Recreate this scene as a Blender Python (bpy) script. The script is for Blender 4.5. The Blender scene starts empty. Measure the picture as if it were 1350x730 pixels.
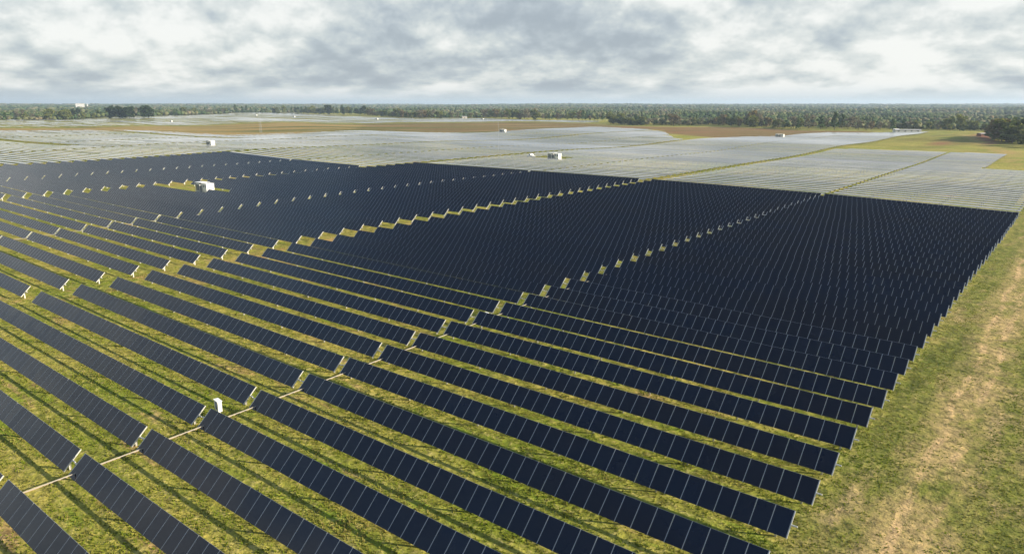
import bpy, math, random
import numpy as np
from mathutils import Vector, Matrix

R = math.radians
random.seed(7)
rng = np.random.default_rng(7)
scn = bpy.context.scene
col = scn.collection

# ------------------------------------------------------------------ camera
FPX, HOR = 936.0, 136.5
EYE = 28.705
PITCH = math.atan((365 - HOR) / FPX)
YAW = R(38.8)
cam_d = bpy.data.cameras.new("camera")
cam = bpy.data.objects.new("camera", cam_d)
col.objects.link(cam)
cam.location = (0, 0, EYE)
cam.rotation_euler = (math.pi / 2 - PITCH, 0, YAW)
cam_d.sensor_width = 36
cam_d.lens = FPX / 1350 * 36
cam_d.clip_start = 0.5
cam_d.clip_end = 40000
scn.camera = cam

# ------------------------------------------------------------------ light
SUN_AZ = R(62.0)      # clockwise from +Y
SUN_EL = R(19.7)
scn.view_settings.view_transform = 'Standard'
scn.view_settings.look = 'None'
scn.view_settings.gamma = 1
scn.view_settings.use_curve_mapping = False
scn.view_settings.exposure = 1.05

sun_d = bpy.data.lights.new("sun", 'SUN')
sun_d.energy = 5.0
sun_d.angle = R(0.6)
sun_d.color = (1.0, 0.88, 0.70)
sun = bpy.data.objects.new("sun", sun_d)
col.objects.link(sun)
sv = Vector((math.sin(SUN_AZ) * math.cos(SUN_EL), math.cos(SUN_AZ) * math.cos(SUN_EL), math.sin(SUN_EL)))
sun.rotation_euler = sv.to_track_quat('Z', 'Y').to_euler()
sun.location = (200, 100, 300)


# ------------------------------------------------------------------ node helper
class NT:
    def __init__(self, tree):
        self.t = tree
        tree.nodes.clear()

    def n(self, typ, **kw):
        nd = self.t.nodes.new(typ)
        for k, v in kw.items():
            if k == 'ins':
                for s, val in v.items():
                    self.put(nd.inputs[s], val)
            else:
                setattr(nd, k, v)
        return nd

    def put(self, sock, val):
        if isinstance(val, bpy.types.NodeSocket):
            self.t.links.new(val, sock)
        elif isinstance(val, tuple) and len(val) == 3 and sock.type == 'RGBA':
            sock.default_value = (*val, 1)
        else:
            sock.default_value = val

    def math(self, op, a, b=None, c=None, clamp=False):
        nd = self.n('ShaderNodeMath', operation=op, use_clamp=clamp)
        self.put(nd.inputs[0], a)
        if b is not None: self.put(nd.inputs[1], b)
        if c is not None: self.put(nd.inputs[2], c)
        return nd.outputs[0]

    def vec(self, op, a, b=None):
        nd = self.n('ShaderNodeVectorMath', operation=op)
        self.put(nd.inputs[0], a)
        if b is not None: self.put(nd.inputs[1], b)
        return nd.outputs[0]

    def mix(self, f, a, b, blend='MIX'):
        nd = self.n('ShaderNodeMix', data_type='RGBA', blend_type=blend)
        self.put(nd.inputs[0], f); self.put(nd.inputs[6], a); self.put(nd.inputs[7], b)
        return nd.outputs[2]

    def noise(self, v, scale, detail=3, rough=0.55, dist=0.0):
        nd = self.n('ShaderNodeTexNoise')
        self.put(nd.inputs['Vector'], v)
        nd.inputs['Scale'].default_value = scale
        nd.inputs['Detail'].default_value = detail
        nd.inputs['Roughness'].default_value = rough
        nd.inputs['Distortion'].default_value = dist
        return nd.outputs[0]

    def step(self, x, lo, hi):
        nd = self.n('ShaderNodeMapRange', interpolation_type='SMOOTHSTEP')
        self.put(nd.inputs[0], x)
        nd.inputs[1].default_value = lo; nd.inputs[2].default_value = hi
        nd.inputs[3].default_value = 0; nd.inputs[4].default_value = 1
        return nd.outputs[0]

    def ramp(self, f, stops):
        nd = self.n('ShaderNodeValToRGB')
        self.put(nd.inputs[0], f)
        els = nd.color_ramp.elements
        while len(els) < len(stops): els.new(0.5)
        for e, (p, c) in zip(els, stops):
            e.position = p; e.color = (*c, 1)
        return nd.outputs[0]


# ------------------------------------------------------------------ world: Nishita sky with a broken cloud deck
world = bpy.data.worlds.new("World")
scn.world = world
world.use_nodes = True
W = NT(world.node_tree)
tc = W.n('ShaderNodeTexCoord').outputs['Generated']
sky = W.n('ShaderNodeTexSky', sky_type='NISHITA')
sky.sun_disc = False
sky.sun_elevation = SUN_EL
sky.sun_rotation = SUN_AZ
sky.altitude = 50; sky.dust_density = 1.2
sep = W.n('ShaderNodeSeparateXYZ'); W.put(sep.inputs[0], tc)
zc = W.math('MAXIMUM', sep.outputs[2], 0.0)


def cloud_coord(dz, sx, sz, seed):
    z2 = W.math('ADD', zc, 0.045 + dz)
    lz = W.math('LOGARITHM', z2, 2.718)
    cb = W.n('ShaderNodeCombineXYZ')
    W.put(cb.inputs[0], W.math('MULTIPLY_ADD', sep.outputs[0], sx, seed))
    W.put(cb.inputs[1], W.math('MULTIPLY', sep.outputs[1], sx))
    W.put(cb.inputs[2], W.math('MULTIPLY', lz, sz))
    return cb.outputs[0]


cA = W.noise(cloud_coord(0.0, 5.2, 1.25, 3.3), 1.0, 10, 0.58, 0.0)
cB = W.noise(cloud_coord(0.014, 5.2, 1.25, 3.3), 1.0, 10, 0.58, 0.0)
cL = W.noise(cloud_coord(0.0, 2.0, 0.8, 9.1), 1.0, 3, 0.5)
def billow(sx, sz, seed):
    return W.math('ABSOLUTE', W.math('SUBTRACT', W.noise(cloud_coord(0.0, sx, sz, seed), 1.0, 0), 0.5))


puff = W.math('SUBTRACT', W.math('ADD', W.math('ADD', W.math('MULTIPLY', billow(8.0, 2.0, 5.0), 1.6), W.math('MULTIPLY', billow(17.0, 4.2, 2.0), 0.8)),
                                 W.math('MULTIPLY', billow(36.0, 9.0, 7.0), 0.4)), 0.28)
lit = W.math('MULTIPLY', W.math('SUBTRACT', cA, cB), 2.2)
tone = W.math('ADD', W.math('ADD', W.math('MULTIPLY', cA, 1.32), W.math('MULTIPLY', cL, 0.60)),
              W.math('ADD', lit, W.math('MULTIPLY', puff, 0.50)))
tone = W.step(tone, 0.46, 1.30)
cloud_col = W.ramp(tone, [(0.0, (0.190, 0.218, 0.245)), (0.26, (0.240, 0.270, 0.292)),
                          (0.55, (0.305, 0.330, 0.335)), (0.8, (0.370, 0.385, 0.380)), (1.0, (0.455, 0.458, 0.445))])
# the deck flattens into a pale band at the horizon
hz = W.step(zc, -0.004, 0.026)
cloud_col = W.mix(hz, (0.285, 0.325, 0.350), cloud_col)
# higher up one looks at the blue-grey undersides
cloud_col = W.mix(W.math('MULTIPLY', W.step(zc, 0.34, 0.62), 0.85), cloud_col, W.mix(1.0, cloud_col, (0.46, 0.74, 1.12), 'MULTIPLY'))
# overhead the deck breaks up into blue
up = W.step(W.math('ADD', zc, W.math('MULTIPLY_ADD', W.noise(cloud_coord(0.0, 3.0, 1.2, 40.0), 1.0, 5, 0.55), 0.9, -0.45)), 0.50, 0.66)
bg_sky = W.n('ShaderNodeBackground', ins={'Color': sky.outputs[0], 'Strength': 0.10})
bg_cld = W.n('ShaderNodeBackground', ins={'Color': cloud_col, 'Strength': 1.0})
cover = W.math('MULTIPLY_ADD', up, -0.80, 0.94)
mx = W.n('ShaderNodeMixShader')
W.put(mx.inputs[0], cover); W.put(mx.inputs[1], bg_sky.outputs[0]); W.put(mx.inputs[2], bg_cld.outputs[0])
wo = W.n('ShaderNodeOutputWorld'); W.put(wo.inputs[0], mx.outputs[0])


# ------------------------------------------------------------------ terrain height
EXPS = [(0, 1), (0, 2), (0, 3), (0, 4), (1, 0), (1, 1), (1, 2), (1, 3), (2, 0), (2, 1), (2, 2), (3, 0), (3, 1), (4, 0)]
COEF = [1.084, -3.0943, -0.7462, 3.4791, -0.3509, 1.2436, -1.7417, 1.6841, -0.8109, -1.7885, 2.6195, -0.7732, -1.3961, 0.1192]
CX, CY, CS = -150.0, 120.0, 150.0


def _poly(x, y):
    X = (x - CX) / CS; Y = (y - CY) / CS
    z = 0
    for q, (i, j) in zip(COEF, EXPS):
        z = z + q * X ** i * Y ** j
    return z


Z0 = float(_poly(-50.0, 50.0))


def sstep(x, a, b):
    t = np.clip((x - a) / (b - a), 0, 1)
    return t * t * (3 - 2 * t)


def gz(x, y):
    x = np.asarray(x, float); y = np.asarray(y, float)
    z = _poly(np.clip(x, -345, 0), np.clip(y, 8, 215)) - Z0
    d = np.hypot(x, y)
    f = np.maximum(sstep(y, 215, 430), sstep(-x, 345, 560))
    z = z * (1 - f) + 1.0 * f
    und = 0.9 * np.sin(x / 62 + y / 140) * np.sin(y / 83 - x / 190 + 1.0) + 0.5 * np.sin(y / 29 + x / 75)
    z = z + und * sstep(d, 300, 520) * (1 - 0.3 * sstep(d, 1200, 2500))
    z = z + 2.4 * np.exp(-((x + 84) / 38) ** 2 - ((y - 690) / 90) ** 2)
    z = z + 0.8 * np.sin(y / 41 + x / 160 + 1.1 * np.sin(x / 130)) * sstep(d, 950, 1200) * (1 - sstep(d, 2300, 3000))
    far = sstep(d, 1100, 6000)
    z = z + far * (9 + 5 * np.sin(x / 900 + 1.2) * np.sin(y / 1100 + 0.4) + 3 * np.sin(x / 420 + y / 510))
    return z + 0.15


def gzf(x, y):
    return float(gz(x, y))


# picture position (1350 px wide photograph) of a world point: used only to leave out what is out of view
_f = Vector((-math.sin(YAW) * math.cos(PITCH), math.cos(YAW) * math.cos(PITCH), -math.sin(PITCH)))
_r = Vector((math.cos(YAW), math.sin(YAW), 0)); _u = _r.cross(_f)


def in_view(x, y, z, m=120):
    d = Vector((x, y, z - EYE)); w = d.dot(_f)
    if w < 2: return False
    px = 675 + FPX * d.dot(_r) / w; py = 365 - FPX * d.dot(_u) / w
    return -m < px < 1350 + m and -m < py < 730 + m


def ground_at(px, py, h=0.0):
    d = _f * FPX + _r * (px - 675) - _u * (py - 365)
    z = 1.0
    for _ in range(12):
        t = (z + h - EYE) / d.z
        z = 0.5 * z + 0.5 * gzf(t * d.x, t * d.y)
    return t * d.x, t * d.y


# ------------------------------------------------------------------ mesh helper
class MB:
    def __init__(self):
        self.v = []; self.f = []; self.m = []

    def faces(self, pts, fs, mi=0):
        b = len(self.v)
        self.v += [tuple(p) for p in pts]
        for f in fs:
            self.f.append([b + i for i in f]); self.m.append(mi)

    def box(self, c, s, mi=0, rx=0.0, mtop=None, about=None):
        cx, cy, cz = c; hx, hy, hz_ = s[0] / 2, s[1] / 2, s[2] / 2
        pts = [(cx + a * hx, cy + b * hy, cz + d * hz_) for d in (-1, 1) for b in (-1, 1) for a in (-1, 1)]
        if rx:
            ay, az = about if about else (cy, cz)
            co, si = math.cos(rx), math.sin(rx)
            pts = [(x, ay + (y - ay) * co - (z - az) * si, az + (y - ay) * si + (z - az) * co) for x, y, z in pts]
        b = len(self.v); self.v += pts
        for k, f in enumerate(((0, 2, 3, 1), (4, 5, 7, 6), (0, 1, 5, 4), (2, 6, 7, 3), (0, 4, 6, 2), (1, 3, 7, 5))):
            self.f.append([b + i for i in f])
            self.m.append(mtop if (mtop is not None and k == 1) else mi)

    def tube(self, p, q, r, n=8, mi=0, r2=None):
        p = Vector(p); q = Vector(q); r2 = r if r2 is None else r2
        ax = (q - p).normalized()
        a = ax.orthogonal().normalized(); b_ = ax.cross(a)
        base = len(self.v)
        for c, rr in ((p, r), (q, r2)):
            for i in range(n):
                t = 2 * math.pi * i / n
                self.v.append(tuple(c + a * (rr * math.cos(t)) + b_ * (rr * math.sin(t))))
        for i in range(n):
            j = (i + 1) % n
            self.f.append([base + i, base + j, base + n + j, base + n + i]); self.m.append(mi)
        self.f.append([base + i for i in range(n)][::-1]); self.m.append(mi)
        self.f.append([base + n + i for i in range(n)]); self.m.append(mi)

    def mesh(self, name, mats):
        me = bpy.data.meshes.new(name)
        me.from_pydata(self.v, [], self.f)
        for m in mats: me.materials.append(m)
        me.polygons.foreach_set('material_index', self.m)
        me.update()
        return me

    def build(self, name, mats, parent=None, loc=(0, 0, 0)):
        if not isinstance(mats, (list, tuple)): mats = [mats]
        o = bpy.data.objects.new(name, self.mesh(name, mats))
        col.objects.link(o); o.parent = parent; o.location = loc
        return o


def tag(o, label=None, cat=None, group=None, kind=None):
    if label: o['label'] = label
    if cat: o['category'] = cat
    if group: o['group'] = group
    if kind: o['kind'] = kind
    return o


def empty(name, loc, rot=(0, 0, 0)):
    o = bpy.data.objects.new(name, None)
    col.objects.link(o); o.location = loc; o.rotation_euler = rot
    o.empty_display_size = 0.5
    return o


def inst(me, name, parent=None, loc=(0, 0, 0), rot=(0, 0, 0)):
    o = bpy.data.objects.new(name, me)
    col.objects.link(o); o.parent = parent; o.location = loc; o.rotation_euler = rot
    return o


def copy_tree(o, parent=None):
    c = o.copy(); col.objects.link(c); c.parent = parent
    for ch in list(o.children): copy_tree(ch, c)
    return c


# ------------------------------------------------------------------ materials
def material(name):
    m = bpy.data.materials.new(name); m.use_nodes = True
    return m, NT(m.node_tree)


def finish(t, **ins):
    bs = t.n('ShaderNodeBsdfPrincipled')
    for k, v in ins.items():
        t.put(bs.inputs[k.replace('_', ' ')], v)
    out = t.n('ShaderNodeOutputMaterial'); t.put(out.inputs[0], bs.outputs[0])
    return bs


def plain(name, c, rough=0.5, metal=0.0, var=0.12, scale=3.0):
    m, t = material(name)
    co = t.n('ShaderNodeTexCoord').outputs['Object']
    n = t.noise(co, scale, 4)
    lo = tuple(x * (1 - var) for x in c); hi = tuple(min(1, x * (1 + var)) for x in c)
    finish(t, Base_Color=t.mix(n, lo, hi), Roughness=rough, Metallic=metal)
    return m


def glass_mat():
    m, t = material('photovoltaic_glass')
    gi = t.n('ShaderNodeNewGeometry'); oi = t.n('ShaderNodeObjectInfo')
    pos = gi.outputs['Position']
    r = t.math('FRACT', t.math('ADD', gi.outputs['Random Per Island'], oi.outputs['Random']))
    c = t.mix(r, (0.0012, 0.0062, 0.0235), (0.0034, 0.0062, 0.0190))
    cloud_refl = t.step(t.noise(t.vec('MULTIPLY', pos, (0.6, 1.6, 1)), 0.045, 4, 0.65), 0.42, 0.62)
    c = t.mix(t.math('MULTIPLY', cloud_refl, 0.8), c, (0.0068, 0.0056, 0.0125))  # broad purple patches painted into the glass, standing in for reflected clouds
    dust = t.noise(pos, 0.35, 5, 0.6)
    c = t.mix(t.math('MULTIPLY', t.step(dust, 0.45, 0.8), 0.02), c, (0.16, 0.14, 0.12))
    rg = t.math('MULTIPLY_ADD', dust, 0.08, 0.03)
    bs = finish(t, Base_Color=c, Roughness=rg, IOR=1.43)
    t.put(bs.inputs['Sheen Weight'], t.math('MULTIPLY_ADD', oi.outputs['Random'], 0.10, t.math('MULTIPLY_ADD', gi.outputs['Random Per Island'], 0.08, 0.10)))      # dust film on the glass, thicker on some rows
    bs.inputs['Sheen Roughness'].default_value = 0.35
    bs.inputs['Sheen Tint'].default_value = (0.88, 0.94, 1.0, 1)
    return m


M_GLASS = glass_mat()
M_BACK = plain('panel_back_glass', (0.10, 0.11, 0.12), 0.35)
M_ALU = plain('pale_aluminium_frame', (0.40, 0.41, 0.42), 0.5, 0.3)
M_SHAFT = plain('weathered_steel_shaft', (0.30, 0.27, 0.22), 0.7, 0.1, 0.2, 6)
M_GALV = plain('galvanised_steel', (0.55, 0.54, 0.50), 0.5, 0.4, 0.2, 6)
M_DULL = plain('dull_steel_posts', (0.22, 0.22, 0.20), 0.8, 0.0, 0.2, 6)
M_WHITE = plain('white_enamel', (0.78, 0.78, 0.76), 0.45, 0, 0.06)
M_PALE = plain('pale_grey_cladding', (0.50, 0.50, 0.49), 0.6)
M_GREY = plain('grey_enamel', (0.30, 0.33, 0.36), 0.5, 0, 0.12)
M_DARK = plain('dark_louvre', (0.06, 0.075, 0.09), 0.6)
M_BLUE = plain('blue_plate', (0.05, 0.13, 0.34), 0.5)
M_CONC = plain('concrete', (0.36, 0.34, 0.30), 0.9, 0, 0.2, 1.5)
M_ROOF = plain('grey_roof', (0.34, 0.33, 0.33), 0.7)
M_WOOD = plain('weathered_wood', (0.16, 0.12, 0.08), 0.9)
M_CABLE = plain('tan_conduit', (0.34, 0.26, 0.17), 0.8)


def ground_mat():
    m, t = material('field_grass')
    gi = t.n('ShaderNodeNewGeometry')
    pos = gi.outputs['Position']
    st = t.vec('MULTIPLY', pos, (0.24, 1.0, 1.0))
    at = t.n('ShaderNodeAttribute', attribute_name='cover')
    ac = t.n('ShaderNodeSeparateColor'); t.put(ac.inputs[0], at.outputs['Color'])
    big = t.noise(pos, 0.035, 4, 0.5)
    mid = t.noise(st, 0.30, 5, 0.6)
    fine = t.noise(pos, 1.6, 5, 0.65)
    grain = t.noise(pos, 7.0, 3, 0.7)
    tuft = t.noise(pos, 0.8, 6, 0.7, 0.6)
    f = t.step(t.math('ADD', t.math('MULTIPLY', big, 0.9), t.math('MULTIPLY', mid, 0.9)), 0.70, 1.12)
    c = t.mix(f, (0.150, 0.182, 0.022), (0.300, 0.262, 0.062))
    # straw-coloured dead blades, dark weedy tufts and fresh green growth
    c = t.mix(t.math('MULTIPLY', t.step(fine, 0.48, 0.70), 0.70), c, (0.41, 0.345, 0.135))
    c = t.mix(t.math('MULTIPLY', t.step(t.noise(t.vec('ADD', st, (31.0, 7.0, 0.0)), 0.5, 6, 0.7), 0.55, 0.68), 0.75), c, (0.142, 0.212, 0.018))
    c = t.mix(t.math('MULTIPLY', t.step(tuft, 0.53, 0.66), 0.80), c, (0.050, 0.068, 0.012))
    # bare orange-tan soil in patches
    soil = t.step(t.noise(t.vec('ADD', st, (91.0, 17.0, 0.0)), 0.33, 6, 0.65), 0.57, 0.70)
    c = t.mix(t.math('MULTIPLY', soil, 0.8), c, t.mix(fine, (0.25, 0.16, 0.07), (0.48, 0.33, 0.165)))
    sx = t.n('ShaderNodeSeparateXYZ'); t.put(sx.inputs[0], pos)
    # the rough grass strip right of the rows: streaky along the track, olive, green, yellow and bare tan
    sy = t.vec('MULTIPLY', pos, (1.0, 0.38, 1.0))
    o1 = t.noise(sy, 0.42, 7, 0.68)
    o2 = t.noise(t.vec('ADD', sy, (5.0, 50.0, 0.0)), 0.10, 4, 0.6)
    om = t.math('ADD', t.math('MULTIPLY', o1, 0.75), t.math('MULTIPLY', o2, 0.45))
    oc = t.ramp(om, [(0.40, (0.045, 0.058, 0.014)), (0.50, (0.082, 0.098, 0.020)), (0.58, (0.140, 0.150, 0.032)),
                     (0.66, (0.185, 0.160, 0.058)), (0.76, (0.30, 0.225, 0.115))])
    oc = t.mix(t.math('MULTIPLY', t.step(tuft, 0.52, 0.64), 0.75), oc, (0.042, 0.058, 0.012))
    oc = t.mix(t.math('MULTIPLY', t.step(fine, 0.52, 0.70), 0.5), oc, (0.30, 0.25, 0.10))
    c = t.mix(t.math('MULTIPLY', t.step(sx.outputs[0], -14, -10.5), 0.88), c, oc)
    # vehicle track on the grass strip
    wob = t.math('MULTIPLY_ADD', t.noise(t.vec('MULTIPLY', pos, (0, 1, 0)), 0.06, 2), 2.4, -1.2)
    dx = t.math('ABSOLUTE', t.math('ADD', t.math('ADD', sx.outputs[0], 5.7), wob))
    band = t.math('SUBTRACT', 1.0, t.step(dx, 0.8, 3.8))
    rut = t.math('SUBTRACT', 1.0, t.step(t.math('ABSOLUTE', t.math('SUBTRACT', dx, 0.95)), 0.12, 0.5))
    patch = t.step(t.math('ADD', t.noise(t.vec('ADD', t.vec('MULTIPLY', pos, (1.0, 0.45, 1)), (11.0, 3.0, 0.0)), 0.22, 6, 0.70), t.math('MULTIPLY', t.math('SINE', t.math('MULTIPLY_ADD', sx.outputs[1], 0.38, 1.42)), 0.025)), 0.34, 0.60)
    ylim = t.math('SUBTRACT', 1.0, t.step(sx.outputs[1], 150, 230))
    tr = t.math('MULTIPLY', t.math('MULTIPLY', t.math('ADD', t.math('MULTIPLY', band, 0.62), t.math('MULTIPLY', rut, 0.50)), patch), ylim, clamp=True)
    tr = t.math('MULTIPLY', tr, t.step(fine, 0.12, 0.50))
    c = t.mix(tr, c, t.mix(grain, (0.30, 0.205, 0.10), (0.56, 0.40, 0.21)))
    aisle = t.math('SUBTRACT', 1.0, t.step(t.math('ABSOLUTE', t.math('ADD', sx.outputs[0], 118.0)), 1.6, 4.2))
    aisle = t.math('MULTIPLY', aisle, t.step(t.noise(t.vec('ADD', pos, (3.0, 8.0, 0.0)), 0.16, 5, 0.65), 0.46, 0.62))
    aisle = t.math('MULTIPLY', aisle, t.math('SUBTRACT', 1.0, t.step(sx.outputs[1], 190, 230)))
    c = t.mix(t.math('MULTIPLY', aisle, 0.85), c, t.mix(fine, (0.30, 0.17, 0.07), (0.55, 0.34, 0.16)))
    # land cover beyond the rows
    fa = t.n('ShaderNodeCombineXYZ')
    t.put(fa.inputs[0], t.math('MULTIPLY', t.math('ADD', sx.outputs[0], sx.outputs[1]), 0.20))
    t.put(fa.inputs[1], t.math('SUBTRACT', sx.outputs[1], sx.outputs[0]))
    nz = t.noise(fa.outputs[0], 0.016, 5, 0.62)
    brown = t.ramp(nz, [(0.36, (0.060, 0.072, 0.018)), (0.45, (0.110, 0.105, 0.032)), (0.52, (0.130, 0.072, 0.036)), (0.62, (0.215, 0.145, 0.070))])
    c = t.mix(ac.outputs[0], c, brown)
    c = t.mix(t.math('MULTIPLY', ac.outputs[2], t.step(nz, 0.25, 0.6)), c, (0.30, 0.215, 0.08))
    c = t.mix(ac.outputs[1], c, t.mix(nz, (0.17, 0.07, 0.04), (0.28, 0.15, 0.08)))
    mot = t.noise(t.vec('MULTIPLY', pos, (0.8, 1.0, 1.0)), 1.15, 7, 0.78)
    c = t.mix(0.8, c, t.mix(1.0, c, t.ramp(mot, [(0.36, (0.46, 0.45, 0.40)), (0.49, (1.15, 1.15, 1.10)), (0.66, (1.75, 1.65, 1.40))]), 'MULTIPLY'))
    c = t.mix(0.55, c, t.mix(1.0, c, t.mix(grain, (0.45, 0.45, 0.45), (1.55, 1.55, 1.55)), 'MULTIPLY'))
    bp = t.n('ShaderNodeBump')
    bp.inputs['Distance'].default_value = 0.22
    bp.inputs['Strength'].default_value = 0.9
    t.put(bp.inputs['Height'], t.math('ADD', fine, t.math('MULTIPLY', tuft, 0.9)))
    bs = finish(t, Base_Color=c, Roughness=0.95)
    bs.inputs['Specular IOR Level'].default_value = 0.1
    t.put(bs.inputs['Normal'], bp.outputs[0])
    return m


M_GROUND = ground_mat()


def leafy(t, c, share=0.4):
    d = t.n('ShaderNodeBsdfDiffuse'); t.put(d.inputs[0], c)
    tr = t.n('ShaderNodeBsdfTranslucent'); t.put(tr.inputs[0], c)
    mx_ = t.n('ShaderNodeMixShader')
    mx_.inputs[0].default_value = share
    t.put(mx_.inputs[1], d.outputs[0]); t.put(mx_.inputs[2], tr.outputs[0])
    out = t.n('ShaderNodeOutputMaterial'); t.put(out.inputs[0], mx_.outputs[0])


def leaf_mat(name, stops, rnd_scale=1.0):
    m, t = material(name)
    gi = t.n('ShaderNodeNewGeometry'); oi = t.n('ShaderNodeObjectInfo')
    r = t.math('FRACT', t.math('ADD', gi.outputs['Random Per Island'], oi.outputs['Random']))
    c = t.ramp(r, stops)
    leafy(t, c)
    return m


# ------------------------------------------------------------------ ground sheet
def inside(poly, x, y):
    x = np.asarray(x, float); y = np.asarray(y, float)
    ins = np.zeros(x.shape, bool)
    n = len(poly)
    for i in range(n):
        x0, y0 = poly[i]; x1, y1 = poly[(i + 1) % n]
        c = ((y0 > y) != (y1 > y))
        xi = (x1 - x0) * (y - y0) / ((y1 - y0) if y1 != y0 else 1e-9) + x0
        ins ^= c & (x < xi)
    return ins


BROWN_BAND = [(-842, 240), (-807, 296), (-728, 336), (-607, 346), (-583, 410), (-568, 471), (-495, 484), (-451, 521),
              (-455, 600), (-470, 690), (-450, 720), (-350, 680), (-318, 632), (-235, 575), (-208, 622), (-209, 751),
              (-170, 800), (-248, 808), (-351, 850), (-435, 815), (-490, 830), (-560, 877), (-650, 853), (-701, 809),
              (-768, 751), (-804, 667), (-902, 636), (-914, 523), (-924, 427), (-933, 343), (-970, 277), (-1100, 150), (-950, 130)]
YELLOW_PART = [(-842, 200), (-807, 296), (-728, 336), (-607, 346), (-583, 410), (-640, 520), (-760, 640), (-902, 636),
               (-914, 523), (-924, 427), (-933, 343), (-1000, 200)]
RED_BANK = [ground_at(*p) for p in ((1283, 177), (1303, 177), (1318, 190), (1306, 192), (1290, 183))]
DIRT = [ground_at(*p) for p in ((1262, 177), (1282, 178), (1300, 190), (1352, 203), (1352, 212), (1335, 207), (1352, 220), (1352, 226), (1328, 214), (1303, 203), (1318, 203), (1290, 192))]


def axis(lo, hi, segs):
    out = [lo]
    for a, b, s in segs:
        out += list(np.arange(a, b, s))
    out.append(hi)
    return np.unique(np.round(np.array(out), 3))


gxs = axis(-14000, 9000, [(-14000, -2400, 600), (-2400, -1050, 60), (-1050, -360, 10), (-360, 20, 5), (20, 240, 20), (240, 9000, 500)])
gys = axis(-300, 14000, [(-300, 0, 40), (0, 240, 5), (240, 920, 10), (920, 2400, 60), (2400, 14000, 600)])
GX, GY = np.meshgrid(gxs, gys)
GZ = gz(GX, GY)
nx, ny = len(gxs), len(gys)
gv = np.stack([GX.ravel(), GY.ravel(), GZ.ravel()], 1)
ii = (np.arange(ny - 1)[:, None] * nx + np.arange(nx - 1)[None, :]).ravel()
gf = np.stack([ii, ii + 1, ii + nx + 1, ii + nx], 1)
gme = bpy.data.meshes.new('ground')
gme.from_pydata(gv.tolist(), [], gf.tolist())
gme.materials.append(M_GROUND)
gme.polygons.foreach_set('use_smooth', [True] * len(gf))
cov = np.zeros((len(gv), 4), np.float32); cov[:, 3] = 1
cov[:, 0] = inside(BROWN_BAND, gv[:, 0], gv[:, 1]) * 0.85
cov[:, 2] = inside(YELLOW_PART, gv[:, 0], gv[:, 1]) * 0.8
cov[:, 2] = np.maximum(cov[:, 2], inside(DIRT, gv[:, 0], gv[:, 1]) * 0.9)
_cx, _cy = ground_at(271, 254.5)
cov[:, 2] = np.maximum(cov[:, 2], np.exp(-((gv[:, 0] - _cx + 3) / 9) ** 2 - ((gv[:, 1] - _cy) / 5) ** 2))
cov[:, 1] = np.maximum(inside(RED_BANK, gv[:, 0], gv[:, 1]) * 1.0,
                       np.exp(-((gv[:, 0] + 82) / 6) ** 2 - ((gv[:, 1] - 575) / 22) ** 2))
_br = inside(BROWN_BAND, gv[:, 0], gv[:, 1]) & (gv[:, 0] > -450) & (gv[:, 1] > 560)
cov[:, 1] = np.maximum(cov[:, 1], _br * 0.40)
_m = np.exp(-((gv[:, 0] + 75) / 40) ** 2 - ((gv[:, 1] - 620) / 130) ** 2) * (0.5 + 0.5 * np.sin(gv[:, 0] / 9 + gv[:, 1] / 37) * np.sin(gv[:, 1] / 21 - gv[:, 0] / 15))
cov[:, 0] = np.maximum(cov[:, 0], 0.75 * _m)
farm = sstep(np.hypot(gv[:, 0], gv[:, 1]), 1500, 2600)
cov[:, 0] = np.maximum(cov[:, 0], farm * (0.35 + 0.35 * np.sin(gv[:, 0] / 310) * np.sin(gv[:, 1] / 270)))
at = gme.attributes.new('cover', 'FLOAT_COLOR', 'POINT')
at.data.foreach_set('color', cov.ravel())
ground = bpy.data.objects.new('ground', gme); col.objects.link(ground)
tag(ground, 'rolling grass ground with patches of straw and bare soil', 'ground', kind='structure')

# ------------------------------------------------------------------ solar tracker rows
PITCH_Y, Y0 = 5.288, 39.471
TAU = R(43.2)
CH, MW, HUB = 2.0, 1.28, 1.20
COLS = [('A', -58.98, -11.94), ('B', -115.5, -60.0), ('C', -167.5, -120.3), ('D', -232.6, -168.55),
        ('E', -285.3, -237.4), ('F', -345.1, -286.3)]


def ycen(k):
    return Y0 + k * PITCH_Y


def panel_mesh(w=MW, tilt_baked=False):
    mb = MB()
    mb.box((0, 0, 0.075), (w - 0.056, CH - 0.03, 0.012), 1, mtop=0)
    for s in (-1, 1):
        mb.box((s * (w / 2 - 0.016), 0, 0.072), (0.021, CH, 0.024), 2)
    mb.box((0, CH / 2 - 0.008, 0.072), (w - 0.08, 0.014, 0.02), 2)
    return mb.mesh('panel', [M_GLASS, M_BACK, M_ALU])


PANEL_ME = panel_mesh()


def table_mb(length, mb=None, hub=0.0, fw=0.042):
    """merged modules of a whole row, tilt not baked, origin on the tube"""
    mb = mb or MB()
    n = max(1, round(length / MW)); w = length / n
    for i in range(n):
        x = -length / 2 + (i + 0.5) * w
        mb.box((x, 0, 0.075), (w - fw, CH - 0.03, 0.012), 1, mtop=0)
    for i in range(n + 1):
        x = -length / 2 + i * w
        x = min(max(x, -length / 2 + 0.02), length / 2 - 0.02)
        mb.box((x, 0, 0.072), (fw - 0.012, CH, 0.022), 2)
    return mb


def post_mb(h=HUB):
    mb = MB()
    z0 = -0.6
    hh = h - 0.07 - z0
    mb.box((0, 0, z0 + hh / 2), (0.012, 0.14, hh), 0)
    for s in (-1, 1):
        mb.box((0, s * 0.075, z0 + hh / 2), (0.13, 0.012, hh), 0)
    mb.box((0, 0, h - 0.085), (0.16, 0.20, 0.05), 0)
    for s in (-1, 1):
        mb.box((0, s * 0.085, h - 0.06), (0.07, 0.03, 0.10), 0)
    return mb


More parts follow.
